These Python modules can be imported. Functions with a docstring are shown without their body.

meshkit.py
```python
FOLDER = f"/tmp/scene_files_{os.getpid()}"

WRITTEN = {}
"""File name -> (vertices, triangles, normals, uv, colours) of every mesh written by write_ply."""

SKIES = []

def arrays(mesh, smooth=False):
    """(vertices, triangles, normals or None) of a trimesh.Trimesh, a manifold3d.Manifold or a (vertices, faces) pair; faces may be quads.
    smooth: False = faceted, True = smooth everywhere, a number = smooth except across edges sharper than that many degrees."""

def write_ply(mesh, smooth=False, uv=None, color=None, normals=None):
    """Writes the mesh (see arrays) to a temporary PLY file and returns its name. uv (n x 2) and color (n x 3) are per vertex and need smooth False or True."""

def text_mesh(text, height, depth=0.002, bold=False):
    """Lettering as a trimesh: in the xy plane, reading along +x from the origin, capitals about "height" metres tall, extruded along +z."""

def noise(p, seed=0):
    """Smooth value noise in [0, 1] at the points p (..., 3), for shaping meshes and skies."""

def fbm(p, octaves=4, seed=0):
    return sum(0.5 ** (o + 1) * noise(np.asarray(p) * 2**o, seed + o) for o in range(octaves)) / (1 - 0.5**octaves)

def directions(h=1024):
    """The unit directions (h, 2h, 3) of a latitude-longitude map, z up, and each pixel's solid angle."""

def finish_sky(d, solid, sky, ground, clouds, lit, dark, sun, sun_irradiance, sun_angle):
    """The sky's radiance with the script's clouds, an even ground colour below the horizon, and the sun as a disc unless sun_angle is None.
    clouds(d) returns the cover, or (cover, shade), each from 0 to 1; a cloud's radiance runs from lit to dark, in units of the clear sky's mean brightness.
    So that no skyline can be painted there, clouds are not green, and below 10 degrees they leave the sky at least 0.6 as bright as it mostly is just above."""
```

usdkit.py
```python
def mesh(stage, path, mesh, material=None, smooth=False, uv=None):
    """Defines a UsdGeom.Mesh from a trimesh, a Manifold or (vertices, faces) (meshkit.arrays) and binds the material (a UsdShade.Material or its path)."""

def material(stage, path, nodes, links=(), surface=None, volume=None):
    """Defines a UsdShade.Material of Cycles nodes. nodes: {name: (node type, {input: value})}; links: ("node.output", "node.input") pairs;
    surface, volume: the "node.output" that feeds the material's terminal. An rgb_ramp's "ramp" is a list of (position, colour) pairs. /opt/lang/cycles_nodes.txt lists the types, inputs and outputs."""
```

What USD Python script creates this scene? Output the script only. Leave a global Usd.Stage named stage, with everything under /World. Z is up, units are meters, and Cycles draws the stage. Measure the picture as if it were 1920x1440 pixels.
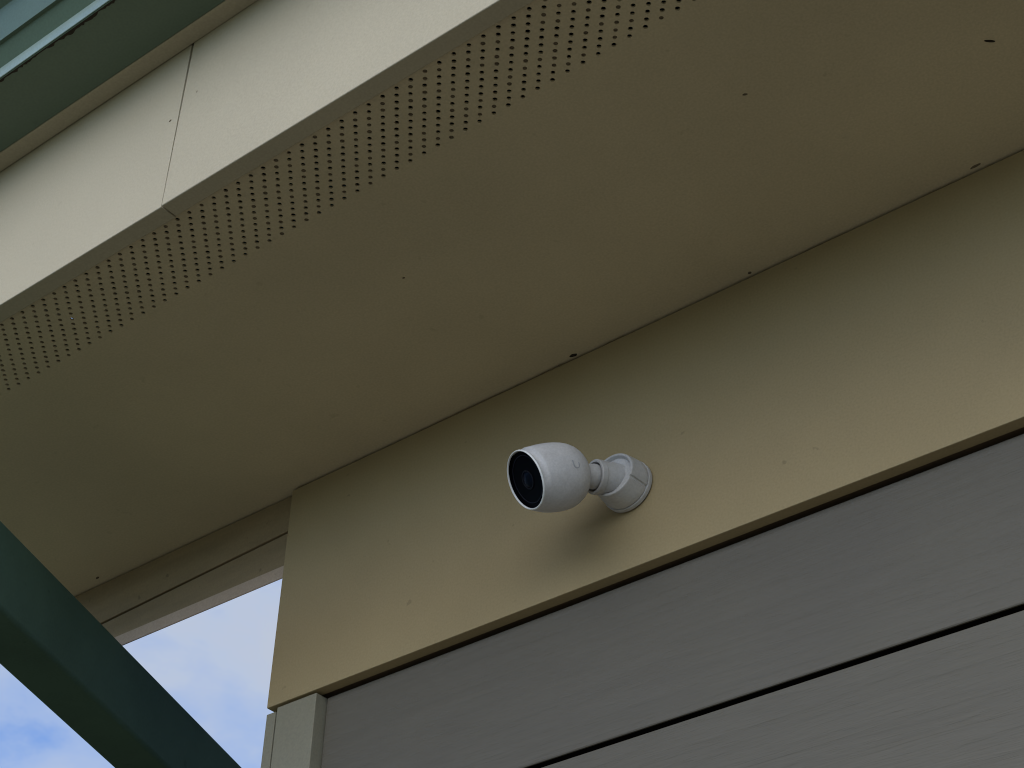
import math, numpy as np, trimesh, usdkit
import shapely
from shapely.geometry import Polygon, Point, box as sbox
from shapely import affinity
from pxr import Usd, UsdGeom, UsdLux, UsdShade, Gf, Sdf
from meshkit import fbm, noise

stage = Usd.Stage.CreateInMemory()
UsdGeom.SetStageUpAxis(stage, UsdGeom.Tokens.z)
UsdGeom.SetStageMetersPerUnit(stage, 1.0)
UsdGeom.Xform.Define(stage, '/World')
UsdGeom.Scope.Define(stage, '/World/Looks')
rng = np.random.default_rng(7)
EYE = 1.5                                     # the photographer's eye above the ground

# ---------------------------------------------------------------- camera
cam = UsdGeom.Camera.Define(stage, '/World/camera')
RIGHT, DOWN, FWD = np.array([0.7858, 0.6181, 0.0212]), np.array([-0.3678, 0.4946, -0.7875]), np.array([-0.4972, 0.6110, 0.6160])
m = Gf.Matrix4d(1.0)
for i, v in enumerate((RIGHT, -DOWN, -FWD)):
    m.SetRow(i, Gf.Vec4d(*map(float, v), 0))
m.SetRow(3, Gf.Vec4d(0, -1.5, EYE, 1))
cam.AddTransformOp().Set(m)
cam.CreateHorizontalApertureAttr(36.0)
cam.CreateVerticalApertureAttr(27.0)
cam.CreateFocalLengthAttr(36.0 * 3299.66 / 1920)
cam.CreateClippingRangeAttr(Gf.Vec2f(0.05, 5000))
cam.CreateExposureAttr(0.0)

# ---------------------------------------------------------------- sky and sun
SUN_EL, SUN_AZ = math.radians(41), math.radians(158)        # azimuth from +Y towards +X
sd = np.array([math.sin(SUN_AZ) * math.cos(SUN_EL), math.cos(SUN_AZ) * math.cos(SUN_EL), math.sin(SUN_EL)])
CLOUD = (6.5, 8.0, 11.0)
CLOUD_THICK = (7.4, 8.2, 9.8)
SKY_TINT = (0.9, 1.9, 3.0)
usdkit.material(stage, '/World/Looks/sky', {
    'tc': ('texture_coordinate', {}),
    'sky': ('sky_texture', {'sky_type': 'single_scattering', 'sun_disc': False, 'sun_elevation': SUN_EL, 'sun_rotation': SUN_AZ, 'altitude': 100.0, 'air_density': 1.0, 'aerosol_density': 0.4, 'ozone_density': 3.0}),
    'map': ('mapping', {'mapping_type': 'point', 'location': (-2.87, 4.88, -2.0), 'scale': (1.0, 1.0, 1.5)}),
    'n1': ('noise_texture', {'scale': 5.0, 'detail': 7.0, 'roughness': 0.52, 'distortion': 0.25}),
    'r1': ('rgb_ramp', {'ramp': [(0.0, (0, 0, 0)), (0.41, (0.02, 0.02, 0.02)), (0.49, (0.7, 0.7, 0.7)), (0.58, (0.96, 0.96, 0.96)), (1.0, (1, 1, 1))]}),
    'deep': ('mix', {'mix_type': 'multiply', 'fac': 1.0, 'color2': SKY_TINT}),
    'cl': ('rgb_ramp', {'ramp': [(0.0, CLOUD), (0.50, CLOUD), (0.64, CLOUD_THICK), (1.0, CLOUD_THICK)]}),
    'mix': ('mix', {'mix_type': 'mix'}),
    'bg': ('background_shader', {'strength': 0.07}),
}, [('tc.generated', 'map.vector'), ('map.vector', 'n1.vector'), ('n1.fac', 'r1.fac'), ('n1.fac', 'cl.fac'), ('cl.color', 'mix.color2'), ('r1.color', 'mix.fac'), ('sky.color', 'deep.color1'), ('deep.color', 'mix.color1'), ('mix.color', 'bg.color')], surface='bg.background')
dome = UsdLux.DomeLight.Define(stage, '/World/sky')
dome.CreateIntensityAttr(1.0)
UsdShade.MaterialBindingAPI.Apply(dome.GetPrim()).Bind(UsdShade.Material.Get(stage, '/World/Looks/sky'))
dome.GetPrim().SetCustomDataByKey('kind', 'structure')
dome.GetPrim().SetCustomDataByKey('label', 'pale blue sky with soft white cloud')
sun = UsdLux.DistantLight.Define(stage, '/World/sun')
sun.CreateIntensityAttr(0.84)
sun.CreateAngleAttr(86.0)
sun.CreateColorAttr(Gf.Vec3f(1.0, 0.975, 0.93))
sun.GetPrim().GetAttribute('inputs:normalize').Set(True) if sun.GetPrim().GetAttribute('inputs:normalize') else sun.CreateNormalizeAttr(True)
sx = np.cross([0, 0, 1.0], sd); sx /= np.linalg.norm(sx); sy = np.cross(sd, sx)
ms = Gf.Matrix4d(1.0)
for i, v in enumerate((sx, sy, sd)):
    ms.SetRow(i, Gf.Vec4d(*map(float, v), 0))
sun.AddTransformOp().Set(ms)

# ---------------------------------------------------------------- materials
def paint(name, col, rough=0.5, mottle=0.12, tint=None, scale=2.5, bump=0.15, bump_scale=220.0, bump_dist=0.0006, specks=0.0, speck_col=None, coat=0.0, stretch=(1, 1, 1), spec=0.3, grain=0.07):
    """Painted surface: broad mottling, small dirt specks, fine relief."""
    col = np.array(col); dark = col * (1 - mottle) if tint is None else np.array(tint)
    nodes = {
        'g': ('geometry', {}),
        'map': ('mapping', {'mapping_type': 'point', 'scale': stretch}),
        'n': ('noise_texture', {'scale': scale, 'detail': 5.0, 'roughness': 0.6}),
        'r': ('rgb_ramp', {'ramp': [(0.0, tuple(dark)), (0.35, tuple(dark)), (0.65, tuple(col)), (1.0, tuple(col))]}),
        'ns': ('noise_texture', {'scale': 45.0, 'detail': 2.0, 'roughness': 0.5}),
        'rs': ('rgb_ramp', {'ramp': [(0.0, (0, 0, 0)), (0.715, (0, 0, 0)), (0.76, (1, 1, 1)), (1.0, (1, 1, 1))]}),
        'ms': ('math', {'math_type': 'multiply', 'value2': specks}),
        'mix': ('mix', {'mix_type': 'mix', 'color2': tuple(speck_col if speck_col is not None else col * 0.35)}),
        'gn': ('noise_texture', {'scale': 330.0, 'detail': 2.0, 'roughness': 0.7}),
        'gr': ('rgb_ramp', {'ramp': [(0.0, (1 - 2 * grain,) * 3), (0.3, (1 - 1.6 * grain,) * 3), (0.7, (1 + 0.6 * grain,) * 3), (1.0, (1 + grain,) * 3)]}),
        'gm': ('mix', {'mix_type': 'multiply', 'fac': 1.0}),
        'nf': ('noise_texture', {'scale': bump_scale, 'detail': 3.0, 'roughness': 0.6}),
        'b': ('bump', {'strength': bump, 'distance': bump_dist}),
        'p': ('principled_bsdf', {'roughness': rough, 'specular_ior_level': spec, 'coat_weight': coat, 'coat_roughness': 0.08}),
    }
    return usdkit.material(stage, '/World/Looks/' + name, nodes, [
        ('g.position', 'map.vector'), ('map.vector', 'n.vector'), ('n.fac', 'r.fac'), ('g.position', 'ns.vector'), ('ns.fac', 'rs.fac'), ('rs.color', 'ms.value1'),
        ('ms.value', 'mix.fac'), ('r.color', 'mix.color1'), ('g.position', 'gn.vector'), ('gn.fac', 'gr.fac'), ('mix.color', 'gm.color1'), ('gr.color', 'gm.color2'), ('gm.color', 'p.base_color'), ('map.vector', 'nf.vector'), ('nf.fac', 'b.height'), ('b.normal', 'p.normal')], surface='p.BSDF')

M = {}
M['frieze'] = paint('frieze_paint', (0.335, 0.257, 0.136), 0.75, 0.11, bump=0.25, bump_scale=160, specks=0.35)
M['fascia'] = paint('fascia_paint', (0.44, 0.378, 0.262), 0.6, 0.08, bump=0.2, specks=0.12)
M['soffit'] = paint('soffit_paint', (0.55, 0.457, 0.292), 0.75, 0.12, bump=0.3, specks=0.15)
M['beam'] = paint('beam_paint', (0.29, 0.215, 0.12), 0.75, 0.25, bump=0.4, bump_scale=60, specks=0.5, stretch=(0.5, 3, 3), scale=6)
M['lit_strip'] = paint('lit_strip_paint', (0.50, 0.38, 0.285), 0.75, 0.15, specks=0.4)  # paler than the beam: the lit look of its underside is painted in
M['gutter'] = paint('gutter_enamel', (0.105, 0.150, 0.102), 0.3, 0.06, bump=0.04, specks=0.1, coat=0.1, spec=0.3)
M['lit_gutter_lip'] = paint('lip_highlight_enamel', (0.27, 0.34, 0.28), 0.3, 0.15, scale=12, bump=0.04, specks=0.3, coat=0.5)  # paler than the gutter: the lip's bright reflection is put into the colour
M['green'] = paint('green_enamel', (0.080, 0.130, 0.095), 0.75, 0.2, bump=0.12, specks=0.25, scale=5, spec=0.05)
M['trim'] = paint('trim_paint', (0.235, 0.215, 0.155), 0.65, 0.06, bump=0.25, specks=0.3)
M['white'] = paint('white_plastic', (0.56, 0.54, 0.53), 0.55, 0.14, bump=0.06, scale=30)
M['white_mount'] = paint('mount_white_plastic', (0.50, 0.48, 0.46), 0.55, 0.18, bump=0.05, scale=25)  # slightly darker white for the wall mount and its joints
M['rim'] = paint('rim_lit_white_plastic', (0.78, 0.78, 0.76), 0.35, 0.02, bump=0.0)  # whiter than the body: light caught by the rim is painted in
M['emblem'] = paint('grey_print', (0.36, 0.365, 0.38), 0.4, 0.02, bump=0.0)
M['glass'] = paint('black_glass', (0.002, 0.002, 0.003), 0.25, 0.0, bump=0.0, spec=0.02)
M['matt_black'] = paint('matt_black_plastic', (0.006, 0.006, 0.009), 0.4, 0.0, bump=0.05, spec=0.1)
M['lens'] = paint('lens_glass', (0.003, 0.005, 0.010), 0.2, 0.0, bump=0.0, spec=0.05)
M['ring'] = paint('dark_ring', (0.008, 0.008, 0.014), 0.3, 0.0, bump=0.0, spec=0.15)
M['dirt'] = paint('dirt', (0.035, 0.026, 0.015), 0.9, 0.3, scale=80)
M['debris'] = paint('vent_debris', (0.15, 0.115, 0.07), 0.9, 0.4, scale=120)
M['void'] = paint('dark_building_wrap', (0.018, 0.013, 0.011), 0.9, 0.2)
M['timber'] = paint('raw_timber', (0.16, 0.11, 0.065), 0.8, 0.3, stretch=(1, 8, 8), scale=6)
M['paving'] = paint('concrete_paving', (0.21, 0.187, 0.14), 0.85, 0.25, scale=1.2, bump=0.5, bump_scale=60, bump_dist=0.003)
M['lawn'] = paint('lawn_grass', (0.105, 0.125, 0.055), 0.9, 0.45, scale=3.0, bump=1.0, bump_scale=150, bump_dist=0.03)
M['roof'] = paint('roof_sheet', (0.10, 0.14, 0.12), 0.4, 0.08, bump=0.05)

# embossed wood-grain weatherboard
def board_material(name, col):
    col = np.array(col)
    return usdkit.material(stage, '/World/Looks/' + name, {
        'g': ('geometry', {}),
        'map': ('mapping', {'mapping_type': 'point', 'rotation': (0, 0.02, 0), 'scale': (2.6, 2.6, 44.0)}),
        'n': ('noise_texture', {'scale': 1.6, 'detail': 6.0, 'roughness': 0.6, 'distortion': 1.2}),
        'mf': ('mapping', {'mapping_type': 'point', 'scale': (16.0, 16.0, 260.0)}),
        'nf': ('noise_texture', {'scale': 1.0, 'detail': 3.0, 'roughness': 0.6, 'distortion': 0.4}),
        'add': ('math', {'math_type': 'multiply_add', 'value2': 0.5}),
        'r': ('rgb_ramp', {'ramp': [(0.0, tuple(col * 0.9)), (0.35, tuple(col * 0.95)), (0.65, tuple(col * 1.02)), (1.0, tuple(col * 1.07))]}),
        'nb': ('noise_texture', {'scale': 2.0, 'detail': 4.0, 'roughness': 0.6}),
        'rb': ('rgb_ramp', {'ramp': [(0.0, (0.9, 0.9, 0.92)), (0.4, (0.94, 0.94, 0.95)), (0.6, (1, 1, 0.98)), (1.0, (1, 1, 0.98))]}),
        'mul': ('mix', {'mix_type': 'multiply', 'fac': 1.0}),
        'b': ('bump', {'strength': 0.65, 'distance': 0.0022}),
        'p': ('principled_bsdf', {'roughness': 0.55, 'specular_ior_level': 0.3}),
    }, [('g.position', 'map.vector'), ('map.vector', 'n.vector'), ('g.position', 'mf.vector'), ('mf.vector', 'nf.vector'), ('nf.fac', 'add.value1'), ('n.fac', 'add.value3'),
        ('n.fac', 'r.fac'), ('g.position', 'nb.vector'), ('nb.fac', 'rb.fac'), ('r.color', 'mul.color1'), ('rb.color', 'mul.color2'), ('mul.color', 'p.base_color'),
        ('add.value', 'b.height'), ('b.normal', 'p.normal')], surface='p.BSDF')
M['board'] = board_material('board_paint', (0.120, 0.106, 0.083))

# ---------------------------------------------------------------- helpers
used = {}
def numbered(path):
    n = used.get(path, -1) + 1
    used[path] = n
    return path if n == 0 else f'{path}_{n:03d}'

def tag(prim, label=None, category=None, group=None, kind=None):
    for k, v in (('label', label), ('category', category), ('group', group), ('kind', kind)):
        if v: prim.SetCustomDataByKey(k, v)
    return prim

def thing(name, label, category, group=None, kind=None):
    x = UsdGeom.Xform.Define(stage, numbered('/World/' + name))
    return tag(x.GetPrim(), label, category, group, kind)

def part(name, mesh, mat, parent, smooth=30, label=None, kind=None):
    base = parent.GetPath().pathString if parent is not None else '/World'
    p = usdkit.mesh(stage, numbered(base + '/' + name), mesh, M[mat], smooth=smooth).GetPrim()
    return tag(p, label, None, None, kind)

def up(mesh):
    mesh = mesh.copy(); mesh.apply_translation([0, 0, EYE]); return mesh

def rounded(poly, r):
    return poly.buffer(-r).buffer(r, quad_segs=3) if r > 0 else poly

def prism_x(poly, x0, x1, r=0.0):
    """A (y, z) outline extruded along x; z measured from eye level."""
    e = trimesh.creation.extrude_polygon(rounded(Polygon(poly) if not hasattr(poly, 'area') else poly, r), x1 - x0, engine='earcut')
    v = e.vertices
    e = trimesh.Trimesh(np.stack([v[:, 2] + x0, v[:, 0], v[:, 1] + EYE], 1), e.faces, process=False)
    e.fix_normals(); return e

def rect(y0, y1, z0, z1):
    return [(y0, z0), (y1, z0), (y1, z1), (y0, z1)]

def prism_z(poly, z0, z1, r=0.0):
    e = trimesh.creation.extrude_polygon(rounded(Polygon(poly), r), z1 - z0, engine='earcut')
    e.apply_translation([0, 0, z0 + EYE]); return e

def loft(rings, closed_ends=(True, True)):
    """Rings of equally many points joined to a skin; ends closed with fans."""
    rings = [np.asarray(r, float) for r in rings]; n = len(rings[0])
    v = np.vstack(rings); f = []
    for k in range(len(rings) - 1):
        for i in range(n):
            a, b = k * n + i, k * n + (i + 1) % n
            f += [(a, b, b + n), (a, b + n, a + n)]
    for e, k in ((0, 0), (1, len(rings) - 1)):
        if closed_ends[e]:
            c = len(v); v = np.vstack([v, rings[k].mean(0)])
            for i in range(n):
                a, b = k * n + i, k * n + (i + 1) % n
                f.append((b, a, c) if e == 0 else (a, b, c))
    t = trimesh.Trimesh(v, f, process=False)
    t.fix_normals(); return t

# ---------------------------------------------------------------- main levels (from eye level)
H = 1.5087            # soffit underside
YF, YI = -0.5484, -0.5238      # fascia front and back
FB = 1.5027           # fascia bottom
ZT = 1.8020           # gutter bottom
FZ0 = 1.1393          # frieze bottom
XL = -1.6420          # left end of the frieze / corner of the house
XR = 2.4
EL = -2.22            # left end of the eave

# ---------------------------------------------------------------- ground
g = trimesh.creation.box([900, 900, 0.4]); g.apply_translation([0, 0, -0.2])
tag(part('ground', g, 'lawn', None, smooth=False), 'mown lawn around the house', None, None, 'structure')
g = trimesh.creation.box([14.5, 5.0, 0.10]); g.apply_translation([1.25, -2.485, 0.0])
tag(part('bounce_pavement', g, 'paving', None, smooth=False), 'unseen pale concrete path added to bounce light under the eave', None, None, 'structure')  # out of view, added to bounce light up onto soffit and beam

# ---------------------------------------------------------------- wall
wall = thing('house_wall', 'dark grey weatherboard wall with a cream frieze board along its top', 'wall', kind='thing')
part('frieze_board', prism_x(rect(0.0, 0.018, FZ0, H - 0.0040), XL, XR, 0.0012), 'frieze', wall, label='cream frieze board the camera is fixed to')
part('wall_lining', prism_x(rect(0.046, 0.12, -EYE, H + 0.4), XL + 0.03, XR), 'void', wall, smooth=False)
part('wall_lining', prism_x([(0.121, H), (0.14, H), (0.14, 2.132), (0.121, 2.128)], XL + 0.03, XR), 'void', wall, smooth=False)  # added unseen panel that keeps daylight out of the eave cavity
part('top_batten', prism_x(rect(0.0185, 0.0455, FZ0 + 0.006, H - 0.03), XL + 0.02, XR), 'timber', wall, smooth=False)
# the boards: flat face, shadow groove between
PITCH, GRV, YB = 0.2065, 0.0078, 0.0200
top = 1.1338
k = 0
while top > -EYE + 0.02:
    bot = max(top - PITCH + GRV, -EYE + 0.004)
    poly = [(YB + 0.0008, top), (YB, top - 0.0012), (YB, bot + 0.0014), (YB + 0.0008, bot), (YB + 0.0030, bot), (YB + 0.0034, bot + 0.026), (0.0450, bot + 0.028), (0.0450, top)]
    part('weatherboard', prism_x(poly, -1.5475 + 0.0025, XR), 'board', wall, smooth=20)
    top -= PITCH; k += 1
# corner trim boards
part('corner_trim', prism_z([(-1.6232, 0.0015), (-1.5490, 0.0015), (-1.5490, 0.045), (-1.6232, 0.045)], -EYE, FZ0 - 0.0045, 0.0012), 'trim', wall)
part('corner_trim', prism_z([(-1.6445, 0.0030), (-1.6268, 0.0030), (-1.6268, 0.110), (-1.6445, 0.110)], -EYE, FZ0 - 0.0085, 0.0012), 'trim', wall)
# the side wall that runs back from the corner
side = thing('side_wall', 'side wall of the house running back behind the corner', 'wall', kind='thing')
part('wall_lining', prism_z([(-1.58, 0.1205), (-1.50, 0.1205), (-1.50, 4.0), (-1.58, 4.0)], -EYE, H + 0.3), 'void', side, smooth=False)
top = 1.1338
while top > -EYE + 0.02:
    bot = max(top - PITCH + GRV, -EYE + 0.004)
    part('weatherboard', prism_z([(-1.62, 0.1125), (-1.5805, 0.1125), (-1.5805, 4.0), (-1.62, 4.0)], bot, top, 0.001), 'board', side, smooth=20)
    top -= PITCH
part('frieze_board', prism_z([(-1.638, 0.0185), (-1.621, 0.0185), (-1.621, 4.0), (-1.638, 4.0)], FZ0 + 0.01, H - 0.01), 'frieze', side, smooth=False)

# ---------------------------------------------------------------- soffit with its perforated strip
eave = thing('eave_soffit', 'dull cream soffit sheet with a perforated vent strip beside the fascia', 'soffit', kind='thing')
TH = 0.0026
PX, ROW = 0.021395, np.array([-0.00706, 0.00813])
R0 = np.array([-1.6896, -0.5156])
ya, yb = R0[1] - 0.005, R0[1] + ROW[1] * 12 + 0.006
holes = []
i0, i1 = int((-2.95 - R0[0]) / PX), int((0.25 - R0[0]) / PX)
for i in range(i0, i1):
    for j in range(13):
        c = R0 + [i * PX, 0] + ROW * j
        holes.append((c[0] + rng.normal(0, 0.00015), c[1] + rng.normal(0, 0.00012), 0.0029 * rng.uniform(0.94, 1.05)))
xa, xb = -2.95 - 0.12, 0.30
ang = np.linspace(0, 2 * np.pi, 10, endpoint=False)
def holed(x0, x1):
    hs = [h for h in holes if x0 + 0.003 < h[0] < x1 - 0.003]
    return Polygon([(x0, ya), (x1, ya), (x1, yb), (x0, yb)], [np.stack([h[0] + h[2] * np.cos(ang), h[1] + h[2] * np.sin(ang)], 1) for h in hs])
strip = []
strip.append(trimesh.creation.extrude_polygon(holed(xa, xb), TH, engine='earcut'))
for x0, x1, y0, y1 in ((EL, XR, YI + 0.0004, ya), (EL, XR, yb, 0.0185), (EL, xa, ya, yb), (xb, XR, ya, yb)):
    b = trimesh.creation.box([x1 - x0, y1 - y0, TH]); b.apply_translation([(x0 + x1) / 2, (y0 + y1) / 2, TH / 2]); strip.append(b)
sheet = trimesh.util.concatenate(strip); sheet.apply_translation([0, 0, H + EYE])
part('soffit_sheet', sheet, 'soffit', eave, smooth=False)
plugs = []
for h in holes:
    if rng.random() < 0.28:
        d = trimesh.creation.cylinder(radius=h[2] * 1.04, height=0.0006, sections=8)
        d.apply_translation([h[0], h[1], H + EYE + rng.uniform(0.0008, 0.0022)]); plugs.append(d)
part('vent_debris', trimesh.util.concatenate(plugs), 'debris', eave, smooth=False, kind='stuff')
# specks of dirt stuck to the sheet
def speck(x, y, lx, ly, rot, mat='dirt', name='dirt_speck', zz=H):
    s = trimesh.creation.icosphere(subdivisions=2, radius=1)
    s.vertices *= 1 + 0.35 * (noise(s.vertices * 1.7 + rng.uniform(0, 50)) - 0.5)[:, None]
    s.apply_scale([lx / 2, ly / 2, 0.0008]); s.apply_transform(trimesh.transformations.rotation_matrix(rot, [0, 0, 1]))
    s.apply_translation([x, y, zz + EYE]); part(name, s, mat, eave, smooth=True)
speck(-0.4129, -0.1719, 0.013, 0.0035, 0.72)
speck(-0.6705, -0.2674, 0.006, 0.003, 0.4, 'debris')
speck(-1.1924, -0.2626, 0.004, 0.003, 0.2, 'debris')
speck(-1.1115, -0.0035, 0.012, 0.006, 0.1)
for x, y, l in ((-2.08, -0.004, 0.009), (-0.513, -0.0052, 0.014), (-0.83, -0.0035, 0.005)):
    speck(x, y, l, 0.004, rng.uniform(-0.4, 0.4), 'debris')

xs = np.arange(XL + 0.004, XR, 0.006)
nz = fbm(np.stack([xs * 14, 0 * xs, 0 * xs], 1), 4, 3)
up_ = np.clip((nz - 0.40) * 0.011, 0.0002, 0.0030) + 0.0012 * (rng.random(len(xs)) > 0.93)
gr = [[(x, 0.0010 - w * 0.5, H + EYE - 0.0040 + 0.0002), (x, 0.0060, H + EYE - 0.0040 + 0.0002), (x, 0.0060, H + EYE - 0.0040 + w * 0.9 + 0.0004), (x, 0.0014, H + EYE - 0.0040 + w * 0.9 + 0.0004)] for x, w in zip(xs, up_)]
part('joint_sealant', loft(gr), 'beam', eave, smooth=40)

# ---------------------------------------------------------------- fascia
fascia = thing('fascia', 'cream fascia boards butted together below the green gutter', 'fascia', kind='thing')
XJ = -1.3395
def fascia_board(x0, x1, y0, z0, cut0, cut1):
    # cut0, cut1: how far each end leans over the height
    e = prism_x(rounded(sbox(y0, z0, y0 + 0.0246, 1.982), 0.0016), 0, 1)
    v = e.vertices; h = (v[:, 2] - EYE - z0) / (1.8 - z0)
    v[:, 0] = np.where(v[:, 0] < 0.5, x0 + cut0 * h, x1 + cut1 * h)
    e.vertices = v; return e
part('fascia_board', fascia_board(EL, XJ - 0.0010, YF, FB - 0.0014, 0, -0.0030), 'fascia', fascia)
part('fascia_board', fascia_board(XJ + 0.0008, XR, YF - 0.0006, FB, 0.0006, 0), 'fascia', fascia)
for x, z in ((-1.312, 1.690), (-1.357, 1.665)):
    sp = trimesh.creation.icosphere(subdivisions=1, radius=1); sp.apply_scale([0.0022, 0.0004, 0.0012])
    sp.apply_transform(trimesh.transformations.rotation_matrix(-0.6, [0, 1, 0])); sp.apply_translation([x, YF - 0.0004, z + EYE]); part('dirt_mark', sp, 'debris', fascia, smooth=True)
part('packer_strip', prism_x(rect(YF - 0.0262, YF - 0.0010, ZT, 1.93), EL, XR, 0.0010), 'fascia', fascia)

# ---------------------------------------------------------------- gutter
YG = YF - 0.0268
outer = [(YG, ZT + 0.0008), (-0.6652, ZT), (-0.6662, ZT + 0.0010), (-0.6692, ZT + 0.0175), (-0.6700, ZT + 0.0184), (-0.6880, 1.8430), (-0.6925, 1.8420), (-0.7060, 1.8880), (-0.7075, 1.8905), (-0.7200, 1.8960), (-0.7215, 1.8985), (-0.7215, 1.9180)]
inner = [(y + 0.0018, z + 0.0012) for y, z in outer[::-1]]
inner[-1] = (YG, ZT + 0.0022); inner[-2] = (-0.6645, ZT + 0.0016)
gut = thing('roof_gutter', 'pale green metal roof gutter along the eave above the fascia', 'gutter', kind='thing')
part('trough', prism_x(Polygon(outer + inner).buffer(0), EL, XR), 'gutter', gut, smooth=25)
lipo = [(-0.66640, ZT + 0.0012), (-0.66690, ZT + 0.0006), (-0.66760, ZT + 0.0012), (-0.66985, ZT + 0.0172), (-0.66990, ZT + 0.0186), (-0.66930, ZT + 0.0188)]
part('lip', prism_x(lipo, EL, XR), 'lit_gutter_lip', gut, smooth=30, label='gutter lip in a paler colour standing for its reflected light')
part('back_flange', prism_x(rect(YG - 0.0016, YG - 0.0002, ZT + 0.0030, 1.96), EL, XR), 'gutter', gut, smooth=False)

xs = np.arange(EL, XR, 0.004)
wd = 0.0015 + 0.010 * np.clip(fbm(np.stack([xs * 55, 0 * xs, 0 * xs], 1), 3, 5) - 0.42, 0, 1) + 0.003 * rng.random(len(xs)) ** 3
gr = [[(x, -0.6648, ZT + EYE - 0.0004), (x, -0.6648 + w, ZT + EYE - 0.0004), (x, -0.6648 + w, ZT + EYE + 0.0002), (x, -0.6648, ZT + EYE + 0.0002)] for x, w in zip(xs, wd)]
part('dark_edge_line', loft(gr), 'dirt', gut, smooth=False)  # irregular dark line along the gutter bottom, just behind the lip

# ---------------------------------------------------------------- roof over the eave and house
roof = thing('metal_roofing', 'green metal roof sheet sloping up from the gutter', 'roof', kind='thing')
def roof_sheet(x0, x1, y1):
    pitch = math.tan(math.radians(12))
    y0 = -0.66
    P = lambda y: 1.965 + (y - y0) * pitch
    return prism_x([(y0, P(y0)), (y1, P(y1)), (y1, P(y1) + 0.02), (y0, P(y0) + 0.02)], x0, x1)
part('roof_sheet', roof_sheet(XL, XR, 4.0), 'roof', roof, smooth=False)
part('roof_sheet', roof_sheet(EL, XL - 0.0002, 0.06), 'roof', roof, smooth=False)
ry = lambda y: 1.965 + (y + 0.66) * math.tan(math.radians(12)) - 0.001
part('barge_end', prism_x([(-0.56, H - 0.02), (4.0, H - 0.02), (4.0, ry(4.0)), (-0.56, ry(-0.56))], XR + 0.001, XR + 0.02), 'fascia', roof, smooth=False)
part('barge_end', prism_x([(-0.575, H - 0.004), (0.055, H - 0.004), (0.055, ry(0.055)), (-0.575, ry(-0.575))], EL - 0.02, EL - 0.001), 'fascia', roof, smooth=False)
part('eave_end', prism_x([(0.05, H - 0.004), (0.135, H - 0.004), (0.135, ry(0.135)), (0.05, ry(0.05))], XL + 0.005, XL + 0.025), 'fascia', roof, smooth=False)

# ---------------------------------------------------------------- verandah beam that carries the eave beyond the corner
vb = thing('verandah_beam', 'tan timber beam under the soffit left of the cream frieze, sky below it', 'beam', kind='thing')
def tapered(xr, xl, ztr, ztl, zbr, zbl, y0, y1):
    rings = [[(x, y0, zb + EYE), (x, y1, zb + EYE), (x, y1, zt + EYE), (x, y0, zt + EYE)] for x, zb, zt in ((xl, zbl, ztl), (xr, zbr, ztr))]
    return loft(rings)
def at(xr_val, slope, x): return xr_val + slope * (x + 1.655)
bx0, bx1 = EL, XL + 0.003
sB, sC = 0.0365, -0.012
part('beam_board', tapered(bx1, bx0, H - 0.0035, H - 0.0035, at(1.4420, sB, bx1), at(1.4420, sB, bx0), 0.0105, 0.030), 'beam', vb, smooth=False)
part('beam_board', tapered(bx1, bx0, at(1.4395, sB, bx1), at(1.4395, sB, bx0), at(1.3816, -0.013, bx1), at(1.3816, -0.013, bx0), 0.0127, 0.0300), 'beam', vb, smooth=False)
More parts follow.
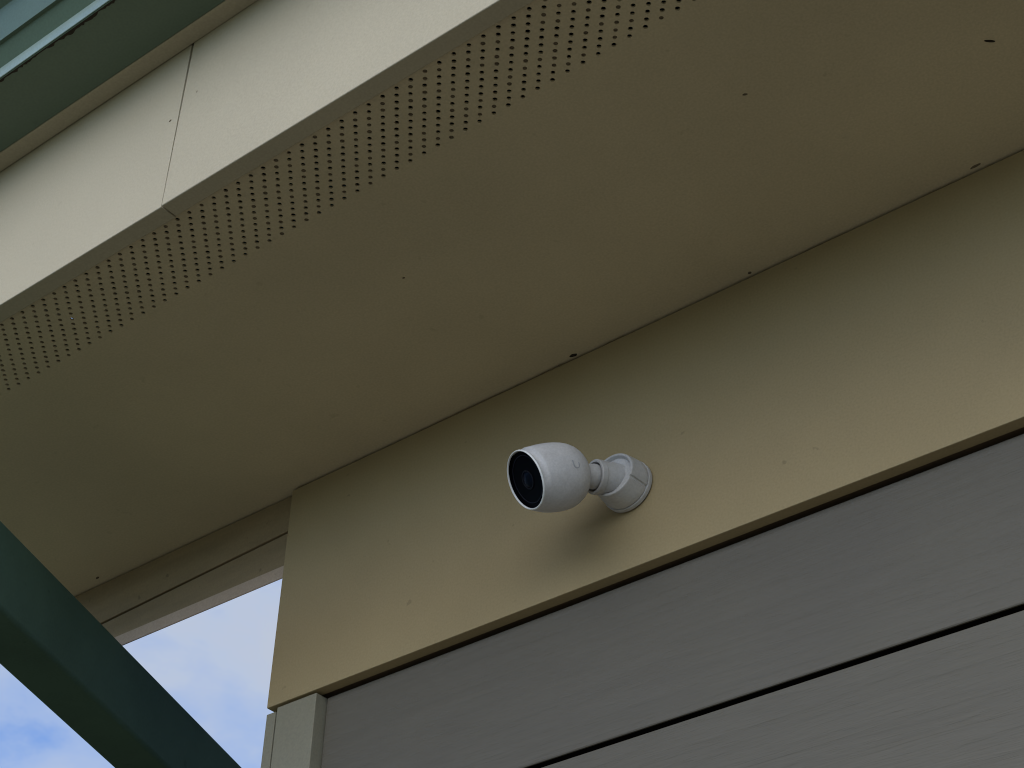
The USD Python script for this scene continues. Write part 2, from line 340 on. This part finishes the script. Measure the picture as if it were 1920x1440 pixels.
part('lit_strip', tapered(bx1, bx0, at(1.3812, -0.013, bx1), at(1.3812, -0.013, bx0), at(1.3605, -0.012, bx1), at(1.3605, -0.012, bx0), 0.0108, 0.0126), 'lit_strip', vb, smooth=False)  # added strip standing in for the beam's lit underside
part('packing_board', prism_x([(0.0322, 1.40), (0.05, 1.40), (0.05, 2.113), (0.0322, 2.109)], EL, XL - 0.0005), 'timber', vb, smooth=False)

# ---------------------------------------------------------------- green steel pergola beam
per = thing('pergola_beam', 'dark green square steel pergola beam crossing under the eave', 'beam', kind='thing')
u = np.array([-0.3490, 0.9371]); nrm = np.array([u[1], -u[0]])
p0 = np.array([-1.8558, -0.3132])
zb, hh, ww = 1.2240, 0.1197, 0.0869
poly = rounded(sbox(-ww, zb, 0, zb + hh), 0.008)
e = trimesh.creation.extrude_polygon(poly.difference(rounded(sbox(-ww + 0.004, zb + 0.004, -0.004, zb + hh - 0.004), 0.005)), 6.6, engine='earcut')
v = e.vertices; s = v[:, 2] - 3.0
e = trimesh.Trimesh(np.stack([p0[0] + nrm[0] * v[:, 0] + u[0] * s, p0[1] + nrm[1] * v[:, 0] + u[1] * s, v[:, 1] + EYE], 1), e.faces, process=False)
e.fix_normals()
part('steel_section', e, 'green', per, smooth=40)
for s in (-2.95, 3.5):
    q = p0 + u * s - nrm * ww / 2
    b = trimesh.creation.extrude_polygon(rounded(sbox(-0.05, -0.05, 0.05, 0.05), 0.006), EYE + zb, engine='earcut'); b.apply_translation([q[0], q[1], 0])
    part('post', b, 'green', per, smooth=40)

# ---------------------------------------------------------------- security camera
sc = thing('security_camera', 'white bullet security camera with black face on the cream frieze', 'camera')
B = np.array([-1.0262, 0.0, 1.2560 + EYE])
def from_view(x, y, z):
    v = x * RIGHT + y * DOWN + z * FWD; return v / np.linalg.norm(v)
A = from_view(-0.995 * 0.834, 0.06 * 0.834, -0.552)      # along the barrel
AF = from_view(-0.965 * 0.834, 0.26 * 0.834, -0.552)     # the front is cut slightly downwards
C0 = np.array([0, -1.5, EYE])
pix = np.array([(984 - 960) / 3299.66, (900 - 720) / 3299.66, 1.0])
rr = pix[0] * RIGHT + pix[1] * DOWN + pix[2] * FWD; rr /= np.linalg.norm(rr)
F = C0 + rr * 2.12                                    # centre of the camera's front
def frame(n):
    n = n / np.linalg.norm(n)
    u_ = np.array([0, 0, 1.0]) - n[2] * n; u_ /= np.linalg.norm(u_)
    return n, np.cross(n, u_), u_
A, S, U = frame(A)
N = 64
th = np.linspace(0, 2 * np.pi, N, endpoint=False)
def ring(t, r, c=F, ax=A, a1=S, a2=U):
    r = np.broadcast_to(r, th.shape)
    return c - ax * np.broadcast_to(t, th.shape)[:, None] + a1 * (r * np.cos(th))[:, None] + a2 * (r * np.sin(th))[:, None]
# hooded shell: rim, a groove under the brow, egg-shaped body
brow = np.clip(np.cos(th - math.radians(128)), 0, 1) ** 0.6
G = lambda d: d * brow
def bodyring(t, r):
    w = np.clip(1 - np.mean(t) / 0.034, 0, 1) ** 1.3
    n, s_, u_ = frame(A * (1 - w) + AF * w)
    return ring(0.0, r, F - A * np.mean(t), n, s_, u_)
def facering(t, r, c=F):
    n, s_, u_ = frame(AF)
    return ring(t, r, c, n, s_, u_)
prof = [(0.0030, 0.0352), (0.0006, 0.0355), (0.0001, 0.0359), (0.0000, 0.0364), (0.0004, 0.0371), (0.0016, 0.0375), (0.0034, 0.0378 - G(0.0026)), (0.0060, 0.0384 - G(0.0042)),
        (0.0088, 0.0389 - G(0.0038)), (0.0106, 0.0392 - G(0.0010)), (0.0116, 0.0394 + G(0.0004)), (0.016, 0.0403), (0.024, 0.0416), (0.034, 0.0424), (0.044, 0.0424),
        (0.053, 0.0416), (0.060, 0.0401), (0.067, 0.0373), (0.073, 0.0334), (0.078, 0.0285), (0.082, 0.0224), (0.0845, 0.0160), (0.0853, 0.0115)]
part('front_rim', loft([bodyring(t, r) for t, r in prof[:6]], (False, False)), 'rim', sc, smooth=60)
part('body', loft([bodyring(t, r) for t, r in prof[5:]], (False, True)), 'white', sc, smooth=45)
part('face_glass', loft([facering(0.0018, 0.0350), facering(0.0040, 0.0347), facering(0.0046, 0.0345), facering(0.0046, 0.02), facering(0.0046, 0.0004)], (False, True)), 'glass', sc, smooth=30)
ring_ = ring
ring = lambda t, r, c=F, *a: ring_(t, r, c, *a) if a else facering(t, r, c)
part('face_ring', loft([ring(0.0045, 0.0300), ring(0.0039, 0.0299), ring(0.0039, 0.0291), ring(0.0045, 0.0290)], (False, False)), 'ring', sc, smooth=40)
cl = F - U * 0.001
part('lens_ring', loft([ring(0.0045, 0.0120, cl), ring(0.0036, 0.0118, cl), ring(0.0036, 0.0104, cl), ring(0.0045, 0.0100, cl)], (False, False)), 'matt_black', sc, smooth=40)
part('lens', loft([ring(0.0045, 0.0098, cl), ring(0.0038, 0.0088, cl), ring(0.0029, 0.0066, cl), ring(0.0023, 0.0034, cl), ring(0.0021, 0.0006, cl)], (False, True)), 'lens', sc, smooth=60)
# the maker's mark, a small U low relief on the flank
rt = np.array([p[0] for p in prof[10:]]); rv = np.array([0.0394] + [p[1] for p in prof[11:]])
T0, TH0 = 0.050, math.radians(190)
def surf(dt, dv, lift):
    t = T0 + dt; r = np.interp(t, rt, rv); a = TH0 - dv / r
    rad = S * math.cos(a) + U * math.sin(a)
    return F - A * t + rad * (r + lift)
path = [(-0.0042, q) for q in np.linspace(0.006, 0.0, 5)] + [(-0.0042 * math.cos(w), -0.0042 * math.sin(w)) for w in np.linspace(0.3, math.pi - 0.3, 9)] + [(0.0042, q) for q in np.linspace(0.0, 0.003, 4)]
rings = []
for i, (a, b) in enumerate(path):
    a0, b0 = path[max(i - 1, 0)]; a1, b1 = path[min(i + 1, len(path) - 1)]
    d = np.array([a1 - a0, b1 - b0]); d /= np.linalg.norm(d); n_ = np.array([-d[1], d[0]]) * (0.0009 if i < 9 else 0.0007)
    rings.append([surf(a + n_[0], b + n_[1], -0.0004), surf(a + n_[0], b + n_[1], 0.00025), surf(a - n_[0], b - n_[1], 0.00025), surf(a - n_[0], b - n_[1], -0.0004)])
part('maker_mark', loft(rings), 'emblem', sc, smooth=30)

# wall mount: gasket, back plate, skirt with a slanted mouth, ball neck
Yn, Xa, Za = np.array([0, -1.0, 0]), np.array([1.0, 0, 0]), np.array([0, 0, 1.0])
th = np.linspace(0, 2 * np.pi, 144, endpoint=False)
def bring(d, r):
    return ring(-np.broadcast_to(d, th.shape), r, B, Yn, Xa, Za)
part('gasket', loft([bring(0.0, 0.0335), bring(0.0016, 0.0335)]), 'matt_black', sc, smooth=30)
part('back_plate', loft([bring(0.0016, 0.0345), bring(0.0024, 0.0354), bring(0.0070, 0.0356), bring(0.0080, 0.0350), bring(0.0082, 0.0330)]), 'white_mount', sc, smooth=35)
seam = np.zeros(144)
for a in (math.radians(-28), math.radians(152)):
    k = int(round((a % (2 * np.pi)) / (2 * np.pi) * 144)) % 144
    seam[k] = 0.0016; seam[(k + 1) % 144] = 0.0016
low = 0.5 - 0.5 * np.sin(th)                              # 1 at the bottom, 0 at the top
mouth = 0.0370 + 0.0025 * low ** 1.3
part('skirt', loft([bring(0.0086, 0.0325), bring(0.0088, 0.0338 - seam), bring(0.0110, 0.0345 - seam), bring(0.0180, 0.0338 - seam), bring(mouth - 0.0020, 0.0305 + 0.001 * low - seam),
                    bring(mouth - 0.0004, 0.0297 + 0.001 * low - seam), bring(mouth, 0.0288 + 0.001 * low), bring(mouth - 0.0006, 0.0272), bring(mouth - 0.0050, 0.0250), bring(mouth - 0.0064, 0.0120)]), 'white_mount', sc, smooth=35)
K = B + Yn * 0.016 + Za * 0.0015
R = F - A * 0.0835
D = R - K; LN = np.linalg.norm(D); D /= LN
n1 = Za - D[2] * D; n1 /= np.linalg.norm(n1); n2 = np.cross(D, n1)
def nring(t, r):
    return ring(-np.broadcast_to(t, th.shape), r, K, D, n2, n1)
lip = 0.002 * np.sin(th)
e0 = LN - 0.0185
part('neck', loft([nring(-0.006, 0.010), nring(-0.002, 0.0180), nring(0.004, 0.0214), nring(e0 - 0.0090, 0.0212), nring(e0 - 0.0082, 0.0218), nring(e0 - 0.0072, 0.0222), nring(e0 - 0.001, 0.0221), nring(e0, 0.0213), nring(e0, 0.0188), nring(e0 - 0.008, 0.0165), nring(e0 - 0.010, 0.008)]), 'white_mount', sc, smooth=35)
bl = e0 + 0.0005
q = np.linspace(-1.2, 1.2, 12)
part('ball_joint', loft([nring(bl + 0.0160 * math.sin(a), 0.0160 * math.cos(a)) for a in q]), 'white_mount', sc, smooth=60)
part('stem', loft([nring(bl + 0.008, 0.0088), nring(LN - 0.003, 0.0088), nring(LN + 0.006, 0.0125)]), 'white_mount', sc, smooth=35)
